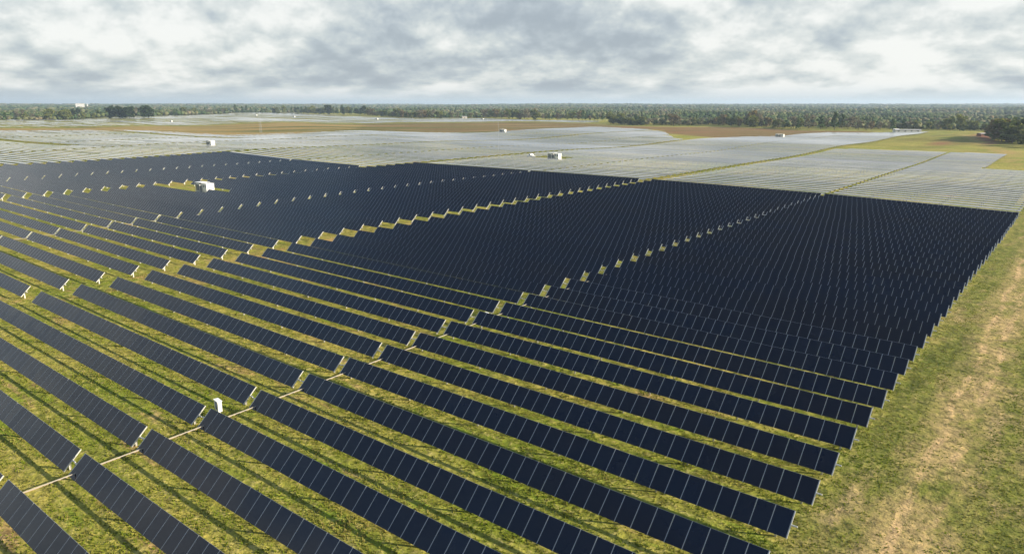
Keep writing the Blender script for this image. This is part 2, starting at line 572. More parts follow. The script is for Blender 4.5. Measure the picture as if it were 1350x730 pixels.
POST_ME = post_mb().mesh('post', [M_GALV])
_mb = MB(); _mb.box((0, 0, 0.045), (0.05, CH, 0.09), 0)
END_ME = _mb.mesh('end_rail', [M_GALV])
TUBES = {}; TABLES = {}; SOLID = {}


def tube_me(length):
    key = round(length, 2)
    if key not in TUBES:
        mb = MB(); mb.tube((-length / 2 - 0.45, 0, 0), (length / 2 + 0.45, 0, 0), 0.065, 8)
        TUBES[key] = mb.mesh('torque_tube', [M_GALV])
    return TUBES[key]


def table_me(length):
    key = round(length, 2)
    if key not in TABLES:
        TABLES[key] = table_mb(length).mesh('panel_table', [M_GLASS, M_BACK, M_ALU])
    return TABLES[key]


def solid_me(length, fw):
    """a whole far row (table, tube and posts) as one mesh, table flat about the tube axis"""
    key = (round(length, 2), fw)
    if key not in SOLID:
        SOLID[key] = table_mb(length, fw=fw)
    return SOLID[key]


def post_xs(length):
    n = max(2, round((length - 1.8) / 9.4) + 1)
    return [-length / 2 + 0.9 + i * (length - 1.8) / (n - 1) for i in range(n)]


ORD = ['', 'first', 'second', 'third', 'fourth', 'fifth', 'sixth', 'seventh', 'eighth', 'ninth', 'tenth', 'eleventh', 'twelfth',
       'thirteenth', 'fourteenth', 'fifteenth', 'sixteenth', 'seventeenth', 'eighteenth', 'nineteenth']


def ordinal(n):
    if n < 20: return ORD[n]
    t = ['', '', 'twent', 'thirt', 'fort', 'fift', 'sixt', 'sevent', 'eight', 'ninet'][n // 10]
    return t + ('ieth' if n % 10 == 0 else 'y-' + ORD[n % 10])


def seg_visible(xa, xb, k):
    y = ycen(k)
    return any(in_view(x, y, gzf(x, y) + HUB, 60) for x in np.linspace(xa, xb, 13))


def seg_frame(xa, xb, k):
    y = ycen(k)
    za, zb = gzf(xa + 2, y), gzf(xb - 2, y); zm = gzf((xa + xb) / 2, y)
    slope = math.atan2(zb - za, xb - xa - 4)
    return Vector(((xa + xb) / 2, y, (za + zb) / 4 + zm / 2)), slope


WHERE_DARK = {'A': 'beside the right grass field', 'B': 'right of the wide grassy gap', 'C': 'just left of the wide grassy gap',
              'D': 'in the block holding the white cabin', 'E': 'just beyond the white cabin', 'F': 'in the farthest left dark block'}
WHERE_PALE = {'A': 'over the right grass field', 'B': 'right of the dark seam', 'C': 'left of the dark seam',
              'D': 'in front of the second cabin', 'E': 'left of the second cabin', 'F': 'at the middle left'}

dark = []
K_END = {'A': 34, 'B': 34, 'C': 34, 'D': 34, 'E': 29, 'F': 29}
K_BEG = {'A': -6, 'B': -6, 'C': -3, 'D': -1, 'E': 2, 'F': 6}
CABIN = ground_at(271, 254.5)
for nm, xa, xb in COLS:
    cnt = 0
    for k in range(K_BEG[nm], K_END[nm] + 1):
        a, b = xa, xb
        if nm == 'D' and k in (13, 14, 15):
            pass
        if nm == 'D' and abs(ycen(k) - CABIN[1]) < 4.6:
            a = CABIN[0] + (7.0 if ycen(k) < CABIN[1] else 10.5)
        if nm == 'D' and k >= 30: a = xa
        if seg_visible(a, b, k):
            cnt += 1
            dark.append((nm, a, b, k, cnt))

first_panel_done = {}
for nm, xa, xb, k, cnt in dark:
    L = xb - xa
    loc, slope = seg_frame(xa, xb, k)
    loc = loc + Vector((random.gauss(0, 0.06), random.gauss(0, 0.03), random.gauss(0, 0.03)))
    dist = min(math.hypot(x, ycen(k)) for x in np.linspace(xa, xb, 9))
    mid_d = loc.length
    lab = f'dark tilted solar panel row, {ordinal(cnt)} from the front, {WHERE_DARK[nm]}'
    jit = random.gauss(0, R(0.7))
    grp = 'dark tilted solar panel rows'
    if dist < 125:
        root = empty('solar_tracker_row', loc, (0, -slope, 0))
        tag(root, lab, 'solar panel row', grp)
        n = round(L / MW); w = L / n
        inst(tube_me(L), 'torque_tube', root, (0, 0, HUB))
        for s_ in (-1, 1):
            inst(END_ME, 'end_rail', root, (s_ * (L / 2 + 0.03), 0, HUB), (TAU + jit, 0, 0))
        if dist < 88:
            for i in range(n):
                x = -L / 2 + (i + 0.5) * w
                p = inst(PANEL_ME, 'panel', root, (x, 0, HUB), (TAU + jit + random.gauss(0, R(0.35)), random.gauss(0, R(0.3)), 0))
                p.scale = (w / MW, 1, 1)
        else:
            inst(table_me(L), 'panel_table', root, (0, 0, HUB), (TAU + jit, 0, 0))
        for x in post_xs(L):
            wx = loc.x + x
            dz = gzf(wx, ycen(k)) - (loc.z + x * math.tan(slope))
            inst(POST_ME, 'post', root, (x, 0, 0))
    else:
        key = (round(L, 2), nm in 'AB')
        fw = 0.050
        mb = MB()
        src = solid_me(L, fw)
        co, si = math.cos(TAU + jit), math.sin(TAU + jit)
        mb.v = [(x, y * co - z * si, HUB + y * si + z * co) for x, y, z in src.v]
        mb.f = [list(f) for f in src.f]; mb.m = list(src.m)
        mb.tube((-L / 2 - 0.45, 0, HUB), (L / 2 + 0.45, 0, HUB), 0.07, 6, 3)
        for s_ in (-1, 1):
            mb.box((s_ * (L / 2 + 0.04), 0, HUB + 0.045), (0.07, CH, 0.10), 3, rx=TAU + jit, about=(0, HUB))
        for x in post_xs(L):
            mb.box((x, 0, HUB / 2 - 0.35), (0.15, 0.15, HUB + 0.6), 3)
        o = mb.build('solar_tracker_row', [M_GLASS, M_BACK, M_ALU, M_GALV], None, loc)
        o.rotation_euler = (0, -slope, 0)
        tag(o, lab, 'solar panel row', grp)

# pale rows: the same tables lying nearly flat, out to the woods
WEST = [-345.1]
pale_cols = list(COLS)
x = -350.0
i = 0
while x > -1900:
    w = 47.5 if i % 2 == 0 else 58.5
    pale_cols.append(('W%d' % i, x - w, x)); x -= w + (1.0 if i % 2 == 0 else 5.0); i += 1
EAST_POLY = [(-119, 222), (-5, 222), (-8, 359), (-34, 361), (-33, 461), (-119, 445)]
MID_POLY = [(-236, 222), (-119, 222), (-119, 445), (-112, 600), (-108, 790), (-165, 760), (-205, 748), (-204, 622), (-226, 590), (-236, 520)]
WEST_POLY = [(-236, 196), (-236, 560), (-318, 628), (-350, 665), (-450, 712), (-468, 690), (-452, 600), (-448, 521), (-492, 482), (-565, 468),
             (-580, 408), (-604, 344), (-726, 333), (-804, 294), (-838, 240), (-880, 120), (-600, 40), (-348, 40), (-348, 196)]
FAR_POLY = [(-975, 277), (-938, 343), (-930, 427), (-920, 525), (-906, 640), (-810, 671), (-772, 756), (-706, 814), (-655, 858), (-562, 882),
            (-588, 950), (-718, 970), (-862, 1000), (-930, 890), (-1301, 1040), (-1500, 1120), (-1830, 1250), (-1840, 1059), (-1546, 716), (-1424, 525), (-1333, 383), (-1250, 200), (-1100, 150)]
PALE_POLYS = [EAST_POLY, MID_POLY, WEST_POLY, FAR_POLY]
GRASS_TRI = [(-255, 520), (-236, 500), (-226, 600), (-330, 650)]

pale = []
for nm, xa, xb in pale_cols:
    xs = np.arange(xa, xb + 0.1, 1.0)
    for k in range(2, 245):
        if nm in K_END and k <= K_END[nm]: continue
        if k % 23 in (4, 5) and xa < -560: continue
        if xa < -900 and (k * 7 + int(xa) // 170) % 11 < 3: continue
        y = ycen(k)
        ok = np.zeros(len(xs), bool)
        for p in PALE_POLYS: ok |= inside(p, xs, np.full(len(xs), y))
        ok &= ~inside(GRASS_TRI, xs, np.full(len(xs), y))
        # clear the standing ground of the cabins
        for cx_, cy_ in (ground_at(731, 210.5), ground_at(278, 192.5), ground_at(1028, 182)):
            if abs(y - cy_) < 4: ok &= np.abs(xs - cx_) > 9
        j = 0
        while j < len(xs):
            if ok[j]:
                e = j
                while e + 1 < len(xs) and ok[e + 1]: e += 1
                if xs[e] - xs[j] > 8:
                    a, b = float(xs[j]), float(xs[e])
                    if in_view(a, y, gzf(a, y), 40) or in_view(b, y, gzf(b, y), 40) or in_view((a + b) / 2, y, gzf((a + b) / 2, y), 40):
                        pale.append((nm, a, b, k))
                j = e + 1
            else:
                j += 1
# the largest in the picture stay individual things
def seg_size(s):
    nm, a, b, k = s
    d = math.hypot((a + b) / 2, ycen(k))
    return (b - a) / d / d
pale.sort(key=seg_size, reverse=True)
n_single = max(0, 300 - len(dark))
singles, rest = pale[:n_single], pale[n_single:]
PALE_TILT = R(3.0)


def pale_verts(mb, L, tilt, fw, detailed):
    co, si = math.cos(tilt), math.sin(tilt)
    if detailed:
        src = solid_me(L, fw)
        base = len(mb.v)
        mb.v += [(x, y * co - z * si, HUB + y * si + z * co) for x, y, z in src.v]
        mb.f += [[base + i for i in f] for f in src.f]; mb.m += list(src.m)
        mb.tube((-L / 2 - 0.45, 0, HUB), (L / 2 + 0.45, 0, HUB), 0.07, 6, 3)
        for x in post_xs(L):
            mb.box((x, 0, HUB / 2 - 0.35), (0.15, 0.15, HUB + 0.6), 3)


order = {}
for nm in set(s[0] for s in singles):
    ks = sorted(set((s[3], s[1]) for s in singles if s[0] == nm))
    for n_, kk in enumerate(ks): order[(nm, *kk)] = n_ + 1
for nm, a, b, k in singles:
    L = b - a
    loc, slope = seg_frame(a, b, k)
    mb = MB()
    pale_verts(mb, round(L * 2) / 2, PALE_TILT + random.gauss(0, R(0.9)), 0.022, True)
    o = mb.build('solar_tracker_row', [M_GLASS, M_BACK, M_ALU, M_DULL], None, loc)
    o.rotation_euler = (0, -slope, 0)
    tag(o, f'pale flat solar panel row, {ordinal(order[(nm, k, a)])} behind the dark rows, {WHERE_PALE.get(nm, "at the far left")}',
        'solar panel row', 'pale flat solar panel rows')

mb = MB()
for nm, a, b, k in rest:
    y = ycen(k)
    nseg = max(1, round((b - a) / 16))
    tilt = PALE_TILT + random.gauss(0, R(1.3 if a > -700 else 2.6))
    co, si = math.cos(tilt), math.sin(tilt)
    xs = np.linspace(a, b, nseg + 1)
    zs = gz(xs, np.full(nseg + 1, y)) + HUB
    hc = CH / 2
    pts = []
    for xx, zz in zip(xs, zs):
        for s_, dz in ((-1, 0.03), (-1, 0.085), (1, 0.085), (1, 0.03)):
            pts.append((xx, y + s_ * hc * co - dz * si, zz + s_ * hc * si + dz * co))
    for q in range(nseg):
        o_ = 4 * q
        mb.faces([], [])
        if q == 0: base = len(mb.v); mb.v += pts
        for f_, mi_ in (((0, 4, 5, 1), 2), ((1, 5, 6, 2), 0), ((2, 6, 7, 3), 2), ((3, 7, 4, 0), 1)):
            mb.f.append([base + o_ + w_ for w_ in f_]); mb.m.append(mi_)
    mb.f.append([base, base + 1, base + 2, base + 3]); mb.m.append(2)
    mb.f.append([base + 4 * nseg + w_ for w_ in (3, 2, 1, 0)]); mb.m.append(2)
    if math.hypot((a + b) / 2, y) < 900:
        for xx in np.linspace(a + 0.9, b - 0.9, max(2, round((b - a) / 9.4))):
            z_ = gzf(xx, y)
            mb.box((xx, y, z_ + 0.55), (0.16, 0.16, 1.5), 3)
far_rows = mb.build('distant_solar_rows', [M_GLASS, M_BACK, M_DULL, M_DULL])
tag(far_rows, 'hundreds of pale flat solar rows reaching back to the woods', 'solar panel rows', kind='stuff')
print('dark', len(dark), 'pale', len(pale), 'single', len(singles), 'faces far', len(mb.f))


# ------------------------------------------------------------------ drive shafts between the rows, at the narrow gaps
def shaft(x, k, label, group):
    y1, y0 = ycen(k) - 0.25, ycen(k - 1) + 0.25
    z1, z0 = gzf(x, y1) + 0.78, gzf(x, y0) + 0.78
    root = empty('drive_shaft', (x, (y0 + y1) / 2, (z0 + z1) / 2))
    tag(root, label, 'drive shaft', group)
    h = (y1 - y0) / 2; dz = (z1 - z0) / 2
    mb = MB(); mb.tube((0, -h, -dz), (0, h, dz), 0.05, 8); mb.build('shaft', M_SHAFT, root)
    mb = MB()
    mb.box((0, h + 0.10, dz), (0.28, 0.26, 0.30), 0); mb.build('gearbox', M_GALV, root)
    mb = MB(); mb.tube((0.0, h + 0.12, dz), (0.55, h + 0.22, dz + 0.25), 0.05, 6); mb.build('crank_arm', M_GALV, root)
    return root


n_ = 0
for k in range(-5, 34):
    if in_view(-58.3, ycen(k) - 2.6, 1.0, 30):
        n_ += 1
        shaft(-58.35, k, f'pale drive shaft, {ordinal(n_)} from the front along the near narrow gap', 'drive shafts along the near narrow gap')
mb = MB()
ys_ = np.arange(8, 60, 2.0)
for ya_, yb_ in zip(ys_[:-1], ys_[1:]):
    mb.tube((-59.75, ya_, gzf(-59.75, ya_) + 0.05), (-59.75, yb_, gzf(-59.75, yb_) + 0.05), 0.05, 6)
tag(mb.build('cable_conduit', M_CABLE), 'thin tan cable conduit lying on the ground along the near narrow gap', 'conduit')
n_ = 0
for k in range(0, 30):
    if in_view(-168.0, ycen(k) - 2.6, 1.0, 10):
        n_ += 1
        shaft(-167.9, k, f'pale drive shaft, {ordinal(n_)} from the front along the middle narrow gap', 'drive shafts along the middle narrow gap')


# ------------------------------------------------------------------ combiner boxes on posts
def combiner():
    root = empty('combiner_box', (0, 0, 0))
    mb = MB()
    mb.box((0, 0, 1.15), (0.92, 0.36, 1.0), 0)
    mb.box((0, 0, 1.68), (1.02, 0.48, 0.05), 0)
    mb.build('cabinet', M_WHITE, root)
    mb = MB(); mb.box((0.0, -0.19, 1.20), (0.26, 0.02, 0.72), 0); mb.build('blue_plate', M_BLUE, root)
    for s in (-1, 1):
        mb = MB(); mb.box((s * 0.28, 0.02, 0.20), (0.07, 0.07, 0.95), 0); mb.build('post', M_GALV, root)
    return root


cb0 = combiner()
cb_spots = [((294.5, 543), 'white combiner box with blue plate standing at the near narrow gap'),
            ((637.5, 413), 'small white combiner box half hidden behind panels of the near narrow gap'),
            ((159, 294), 'small white combiner box behind panels at the middle narrow gap, nearest one'),
            ((350, 268), 'small white combiner box behind panels at the middle narrow gap, farther one'),
            ((23, 236.5), 'small white combiner box in the left dark block near the picture edge'),
            ((150, 228), 'small white combiner box far back in the left dark block'),
            ((974, 281), 'small white combiner box far up the near narrow gap')]
for n_, ((px, py), lab) in enumerate(cb_spots):
    gx_, gy_ = ground_at(px, py, 0.3 if n_ == 0 else 1.4)
    k_ = round((gy_ - Y0) / PITCH_Y - 0.42) + 0.42
    gy_ = Y0 + k_ * PITCH_Y
    o = cb0 if n_ == 0 else copy_tree(cb0)
    o.location = (gx_, gy_, gzf(gx_, gy_))
    o.rotation_euler = (0, 0, R(-8))
    if n_: o.scale = (0.62, 0.62, 0.8)
    tag(o, lab, 'combiner box', 'white combiner boxes among the rows')


# ------------------------------------------------------------------ inverter cabins
def cabin():
    root = empty('inverter_cabin', (0, 0, 0))
    mb = MB(); mb.box((0, 0, 0.10), (8.0, 3.4, 0.5), 0); mb.build('concrete_pad', M_CONC, root)
    mb = MB()
    for s in (-1, 1): mb.box((0, s * 1.2, 0.47), (7.4, 0.2, 0.22), 0)
    for x_ in (-3.4, -1.2, 1.2, 3.4): mb.box((x_, 0, 0.46), (0.16, 2.2, 0.18), 0)
    mb.build('skid_frame', M_GREY, root)
    # right cabinet: plain white sides with doors
    mb = MB(); mb.box((2.35, 0, 1.98), (2.5, 2.7, 2.8), 0); mb.box((2.35, 0, 3.43), (2.7, 2.9, 0.10), 0)
    c1 = mb.build('switch_cabinet', M_WHITE, root)
    for s in (-0.62, 0.62):
        mb = MB(); mb.box((2.35 + s, -1.375, 1.95), (1.12, 0.05, 2.45), 0); d = mb.build('door', M_WHITE, c1)
        mb = MB()
        for q in range(7): mb.box((2.35 + s, -1.41, 2.2 + q * 0.12), (0.7, 0.03, 0.07), 0)
        mb.build('louvre', M_DARK, c1)
    # middle transformer with cooling fins
    mb = MB(); mb.box((-0.15, 0, 1.6), (1.7, 1.7, 2.0), 0); mb.box((-0.15, 0, 2.68), (1.9, 1.9, 0.14), 0)
    tr = mb.build('transformer', M_GREY, root)
    mb = MB()
    for q in range(9): mb.box((-0.85 + q * 0.175, -1.08, 1.6), (0.05, 0.42, 1.7), 0)
    mb.build('cooling_fins', M_GREY, tr)
    for q in range(3):
        mb = MB(); mb.tube((-0.7 + q * 0.55, 0.3, 2.75), (-0.7 + q * 0.55, 0.3, 3.2), 0.09, 8); mb.build('bushing', M_WOOD, tr)
    # left inverter cabinet
    mb = MB(); mb.box((-2.45, 0, 1.9), (2.4, 2.5, 2.65), 0); mb.box((-2.45, 0, 3.28), (2.6, 2.7, 0.10), 0)
    c2 = mb.build('inverter_cabinet', M_WHITE, root)
    for s in (-0.78, 0.0, 0.78):
        mb = MB(); mb.box((-2.45 + s, -1.275, 1.85), (0.52, 0.05, 2.1), 0); mb.build('vent_door', M_DARK, c2)
    # sun shade frame carried over the whole skid
    mb = MB()
    for x_ in (-3.75, -1.0, 0.85): mb.box((x_, -1.45, 1.97), (0.12, 0.12, 3.1), 0)
    mb.box((-1.45, -1.45, 3.56), (4.75, 0.14, 0.14), 0)
    mb.box((-1.45, 0.0, 3.66), (4.75, 2.9, 0.06), 0)
    mb.build('shade_frame', M_WHITE, root)
    return root


cab0 = cabin()
cabs = [(CABIN, 'white inverter cabin standing on pale ground among the dark rows'),
        (ground_at(731, 210.5), 'white inverter cabin among pale rows near the middle of the photo'),
        (ground_at(663, 175), 'white inverter cabin at the edge of the brown field in the centre'),
        (ground_at(278, 192.5), 'white inverter cabin on the pale rows at left, below the lattice mast'),
        (ground_at(1028, 182), 'white inverter cabin at the foot of the brown field on the right')]
for px, py, lab in ((159, 156.5, 'tiny white cabin below the dark round trees at far left'), (226, 161, 'tiny white cabin on the far pale rows at left'),
                    (338, 153, 'tiny white cabin under the pine clump, left one of two'), (388, 155, 'tiny white cabin under the pine clump, right one of two'),
                    (497, 158, 'tiny white cabin by the woods left of centre'), (636, 158, 'tiny white cabin by the woods just left of the slim mast')):
    cabs.append((ground_at(px, py), lab))
for n_, ((x_, y_), lab) in enumerate(cabs):
    o = cab0 if n_ == 0 else copy_tree(cab0)
    o.location = (x_, y_, gzf(x_, y_))
    o.scale = (0.9, 0.9, 0.9) if n_ < 5 else (0.7, 0.7, 0.7)
    if n_ == 3 or n_ > 4: o.rotation_euler = (0, 0, R(-4))
    tag(o, lab, 'inverter cabin', 'white inverter cabins')

# service pickup parked by the second cabin
def pickup(loc, rz, lab):
    root = empty('parked_pickup', loc, (0, 0, rz))
    tag(root, lab, 'pickup')
    mb = MB()
    prof = [(-2.7, 0.45), (2.65, 0.45), (2.72, 0.85), (1.25, 1.05), (0.75, 1.72), (-0.75, 1.75), (-0.95, 1.08), (-2.7, 1.08)]
    n = len(prof)
    pts = [(x_, s * (0.95 if z_ < 1.2 else 0.78), z_) for s in (-1, 1) for x_, z_ in prof]
    mb.faces(pts, [list(range(n)), list(range(2 * n - 1, n - 1, -1))] + [[i_, n + i_, n + (i_ + 1) % n, (i_ + 1) % n] for i_ in range(n)])
    mb.build('body', M_WHITE, root)
    mb = MB()
    for s in (-1, 1): mb.box((0.0, s * 0.875, 1.38), (1.25, 0.03, 0.42), 0)
    mb.build('side_window', M_DARK, root)
    for x_ in (-1.7, 1.75):
        for s in (-1, 1):
            mb = MB(); mb.tube((x_, s * 0.70, 0.36), (x_, s * 0.97, 0.36), 0.36, 14); w_ = mb.build('wheel', M_DARK, root)
            mb = MB(); mb.tube((x_, s * 0.965, 0.36), (x_, s * 0.985, 0.36), 0.2, 10); mb.build('rim', M_ALU, w_)


x_, y_ = ground_at(700, 207.2)
pickup((x_, y_, gzf(x_, y_)), R(-20), 'small white pickup parked on the grass gap left of the middle cabin')

# ------------------------------------------------------------------ trees
LEAF_KINDS = {
    'pine': [(0, (0.038, 0.072, 0.024)), (0.5, (0.060, 0.104, 0.032)), (1, (0.095, 0.145, 0.044))],
    'oak': [(0, (0.085, 0.120, 0.030)), (0.5, (0.140, 0.165, 0.044)), (1, (0.205, 0.205, 0.062))],
    'bare': [(0, (0.115, 0.105, 0.070)), (0.5, (0.165, 0.148, 0.100)), (1, (0.225, 0.200, 0.140))],
    'rust': [(0, (0.130, 0.108, 0.050)), (0.5, (0.190, 0.148, 0.070)), (1, (0.250, 0.190, 0.100))],
    'dark': [(0, (0.022, 0.042, 0.018)), (0.5, (0.036, 0.060, 0.024)), (1, (0.055, 0.085, 0.032))],
}
LEAFM = {k: leaf_mat(k + '_foliage', v) for k, v in LEAF_KINDS.items()}
M_BARK = plain('tree_bark', (0.10, 0.075, 0.05), 0.95, 0, 0.3, 2)


def crown_mesh(kind, H, nleaf, seed):
    r = np.random.default_rng(seed)
    lobes = []
    if kind == 'pine':
        for q in range(9):
            f = q / 8
            z = H * (0.22 + 0.74 * f); rad = H * 0.19 * (1 - 0.75 * f) + 0.5
            an = r.uniform(0, 6.28)
            lobes.append(((math.cos(an) * rad * 0.5, math.sin(an) * rad * 0.5, z), (rad, rad, H * 0.055)))
        size = 0.9
    else:
        for q in range(14):
            an = r.uniform(0, 6.28); rr = H * 0.26 * math.sqrt(r.uniform(0, 1)); z = H * r.uniform(0.14, 0.88)
            s = H * r.uniform(0.12, 0.19)
            lobes.append(((math.cos(an) * rr, math.sin(an) * rr, z), (s, s, s * 0.8)))
        size = 1.15 if kind != 'bare' else 0.8
    mb = MB()
    for i_ in range(nleaf):
        c, s = lobes[r.integers(len(lobes))]
        v = r.normal(size=3); v /= np.linalg.norm(v); v *= r.uniform(0.45, 1.1)
        p = np.array(c) + v * np.array(s)
        a = r.normal(size=3); a /= np.linalg.norm(a); b_ = np.cross(a, r.normal(size=3)); b_ /= np.linalg.norm(b_)
        z_ = size * r.uniform(0.5, 1.3) * H / 16
        q0 = [p + a * z_, p + b_ * z_ * 0.7, p - a * z_ * 0.9, p - b_ * z_ * 0.8]
        mb.faces(q0, [(0, 1, 2, 3)])
    return mb


def trunk_mesh(kind, H, seed):
    r = random.Random(seed)
    mb = MB()
    top = H * (0.9 if kind == 'pine' else 0.55)
    mb.tube((0, 0, -0.5), (0, 0, top), H * 0.02, 7, 0, H * 0.006)
    for q in range(6):
        an = r.uniform(0, 6.28); z0 = H * r.uniform(0.3, 0.5); l = H * r.uniform(0.18, 0.3)
        mb.tube((0, 0, z0), (math.cos(an) * l * 0.8, math.sin(an) * l * 0.8, z0 + l * 0.8), H * 0.008, 5, 0, H * 0.003)
    return mb


PROTO = {}
for kd in LEAF_KINDS:
    PROTO[kd] = []
    for s in range(3):
        H = 16.0
        nl = {'pine': 380, 'oak': 480, 'bare': 330, 'rust': 400, 'dark': 560}[kd]
        PROTO[kd].append((crown_mesh(kd, H, nl, 10 * s + len(kd)).mesh('crown', [LEAFM[kd]]), trunk_mesh(kd, H, s).mesh('trunk', [M_BARK])))
KLAB = {'pine': 'dark green pine', 'oak': 'olive green broadleaf tree', 'bare': 'grey brown half bare tree', 'rust': 'rusty brown autumn tree', 'dark': 'dense dark evergreen tree'}
NAME = {'pine': 'pine_tree', 'oak': 'broadleaf_tree', 'bare': 'bare_tree', 'rust': 'autumn_tree', 'dark': 'evergreen_tree'}


def tree(kd, x_, y_, h, where, wide=1.0):
    me, tk = random.choice(PROTO[kd])
    root = empty(NAME[kd], (x_, y_, gzf(x_, y_) - 0.1), (0, 0, random.uniform(0, 6.28)))
    s = h / 16
    root.scale = (s * wide, s * wide, s)
    inst(me, 'crown', root); inst(tk, 'trunk', root)
    tag(root, f'{KLAB[kd]} {where}', 'tree', f'{KLAB[kd]}s {where}')
    return root


def tree_line(pts, step, depth, kinds, h0, h1, where, wide=1.0):
    for (xa, ya), (xb, yb) in zip(pts[:-1], pts[1:]):
        L = math.hypot(xb - xa, yb - ya)
        n = max(1, int(L / step))
        for i_ in range(n):
            f = (i_ + random.random()) / n
            x_, y_ = xa + (xb - xa) * f, ya + (yb - ya) * f
            d = math.hypot(x_, y_); dd = random.uniform(0, depth)
            x_ += x_ / d * dd; y_ += y_ / d * dd
            if in_view(x_, y_, 10, 40):
                st_ = 0.80 + 0.26 * math.sin(x_ / 23 + y_ / 31) * math.sin(x_ / 61 - y_ / 47 + 1) + 0.12 * math.sin(x_ / 9)
                tree(random.choice(kinds), x_, y_, random.uniform(h0, h1) * st_, where, wide * random.uniform(0.9, 1.4))


# the wood behind the brown field and the pale rows on the right
tree_line([(-535, 905), (-466, 868), (-363, 872), (-297, 822), (-248, 802), (-217, 828), (-175, 812), (-146, 834), (-107, 842), (-72, 830)],
          7.0, 45, ['oak', 'oak', 'bare', 'bare', 'pine', 'rust', 'oak', 'pine'], 11, 19, 'in the wood behind the right field')
tree_line([(-540, 895), (-470, 862)], 4.0, 14, ['dark', 'oak', 'oak'], 9, 13, 'in the thicket jutting into the brown field', 1.3)
tree_line([ground_at(1303, 183), ground_at(1318, 186.5), ground_at(1335, 190), ground_at(1352, 193), ground_at(1375, 196)], 2.6, 45, ['oak', 'oak', 'pine', 'oak', 'rust'], 11, 18, 'in the dense clump at the right edge', 1.25)
tree_line([(-1310, 1100), (-930, 910), (-872, 1030), (-718, 1000), (-588, 975)], 9.0, 50, ['oak', 'oak', 'bare', 'pine', 'rust'], 14, 21, 'in the wood behind the centre field')
tree_line([(-1850, 1080), (-1700, 1180), (-1310, 1100)], 14.0, 60, ['pine', 'pine', 'oak', 'dark'], 17, 26, 'in the pine wood at left of centre')
tree_line([(-1345, 300), (-1345, 390), (-1440, 535), (-1560, 730), (-1860, 1070)], 14.0, 60, ['oak', 'bare', 'oak', 'pine'], 14, 21, 'in the low wood at far left')
for px, hh in ((147, 21), (153, 23), (159, 20), (166, 21), (171, 22), (190, 24), (196, 22), (101, 19), (93, 18), (86, 18)):
    x_, y_ = ground_at(px, 156.5)
    tree('dark', x_, y_, hh, 'in the round dark clump on the far left', 1.35)

# ------------------------------------------------------------------ the far woods, one mass
def ico(sub):
    t_ = (1 + 5 ** 0.5) / 2
    v = [(-1, t_, 0), (1, t_, 0), (-1, -t_, 0), (1, -t_, 0), (0, -1, t_), (0, 1, t_), (0, -1, -t_), (0, 1, -t_), (t_, 0, -1), (t_, 0, 1), (-t_, 0, -1), (-t_, 0, 1)]
    v = [np.array(p) / np.linalg.norm(p) for p in v]
    f = [(0, 11, 5), (0, 5, 1), (0, 1, 7), (0, 7, 10), (0, 10, 11), (1, 5, 9), (5, 11, 4), (11, 10, 2), (10, 7, 6), (7, 1, 8), (3, 9, 4), (3, 4, 2), (3, 2, 6), (3, 6, 8), (3, 8, 9), (4, 9, 5), (2, 4, 11), (6, 2, 10), (8, 6, 7), (9, 8, 1)]
    for _ in range(sub):
        mid = {}; nf = []
        def m_(a, b):
            k = (min(a, b), max(a, b))
            if k not in mid:
                p = v[a] + v[b]; v.append(p / np.linalg.norm(p)); mid[k] = len(v) - 1
            return mid[k]
        for a, b, c in f:
            x, y, z = m_(a, b), m_(b, c), m_(c, a)
            nf += [(a, x, z), (b, y, x), (c, z, y), (x, y, z)]
        f = nf
    return np.array(v), np.array(f)


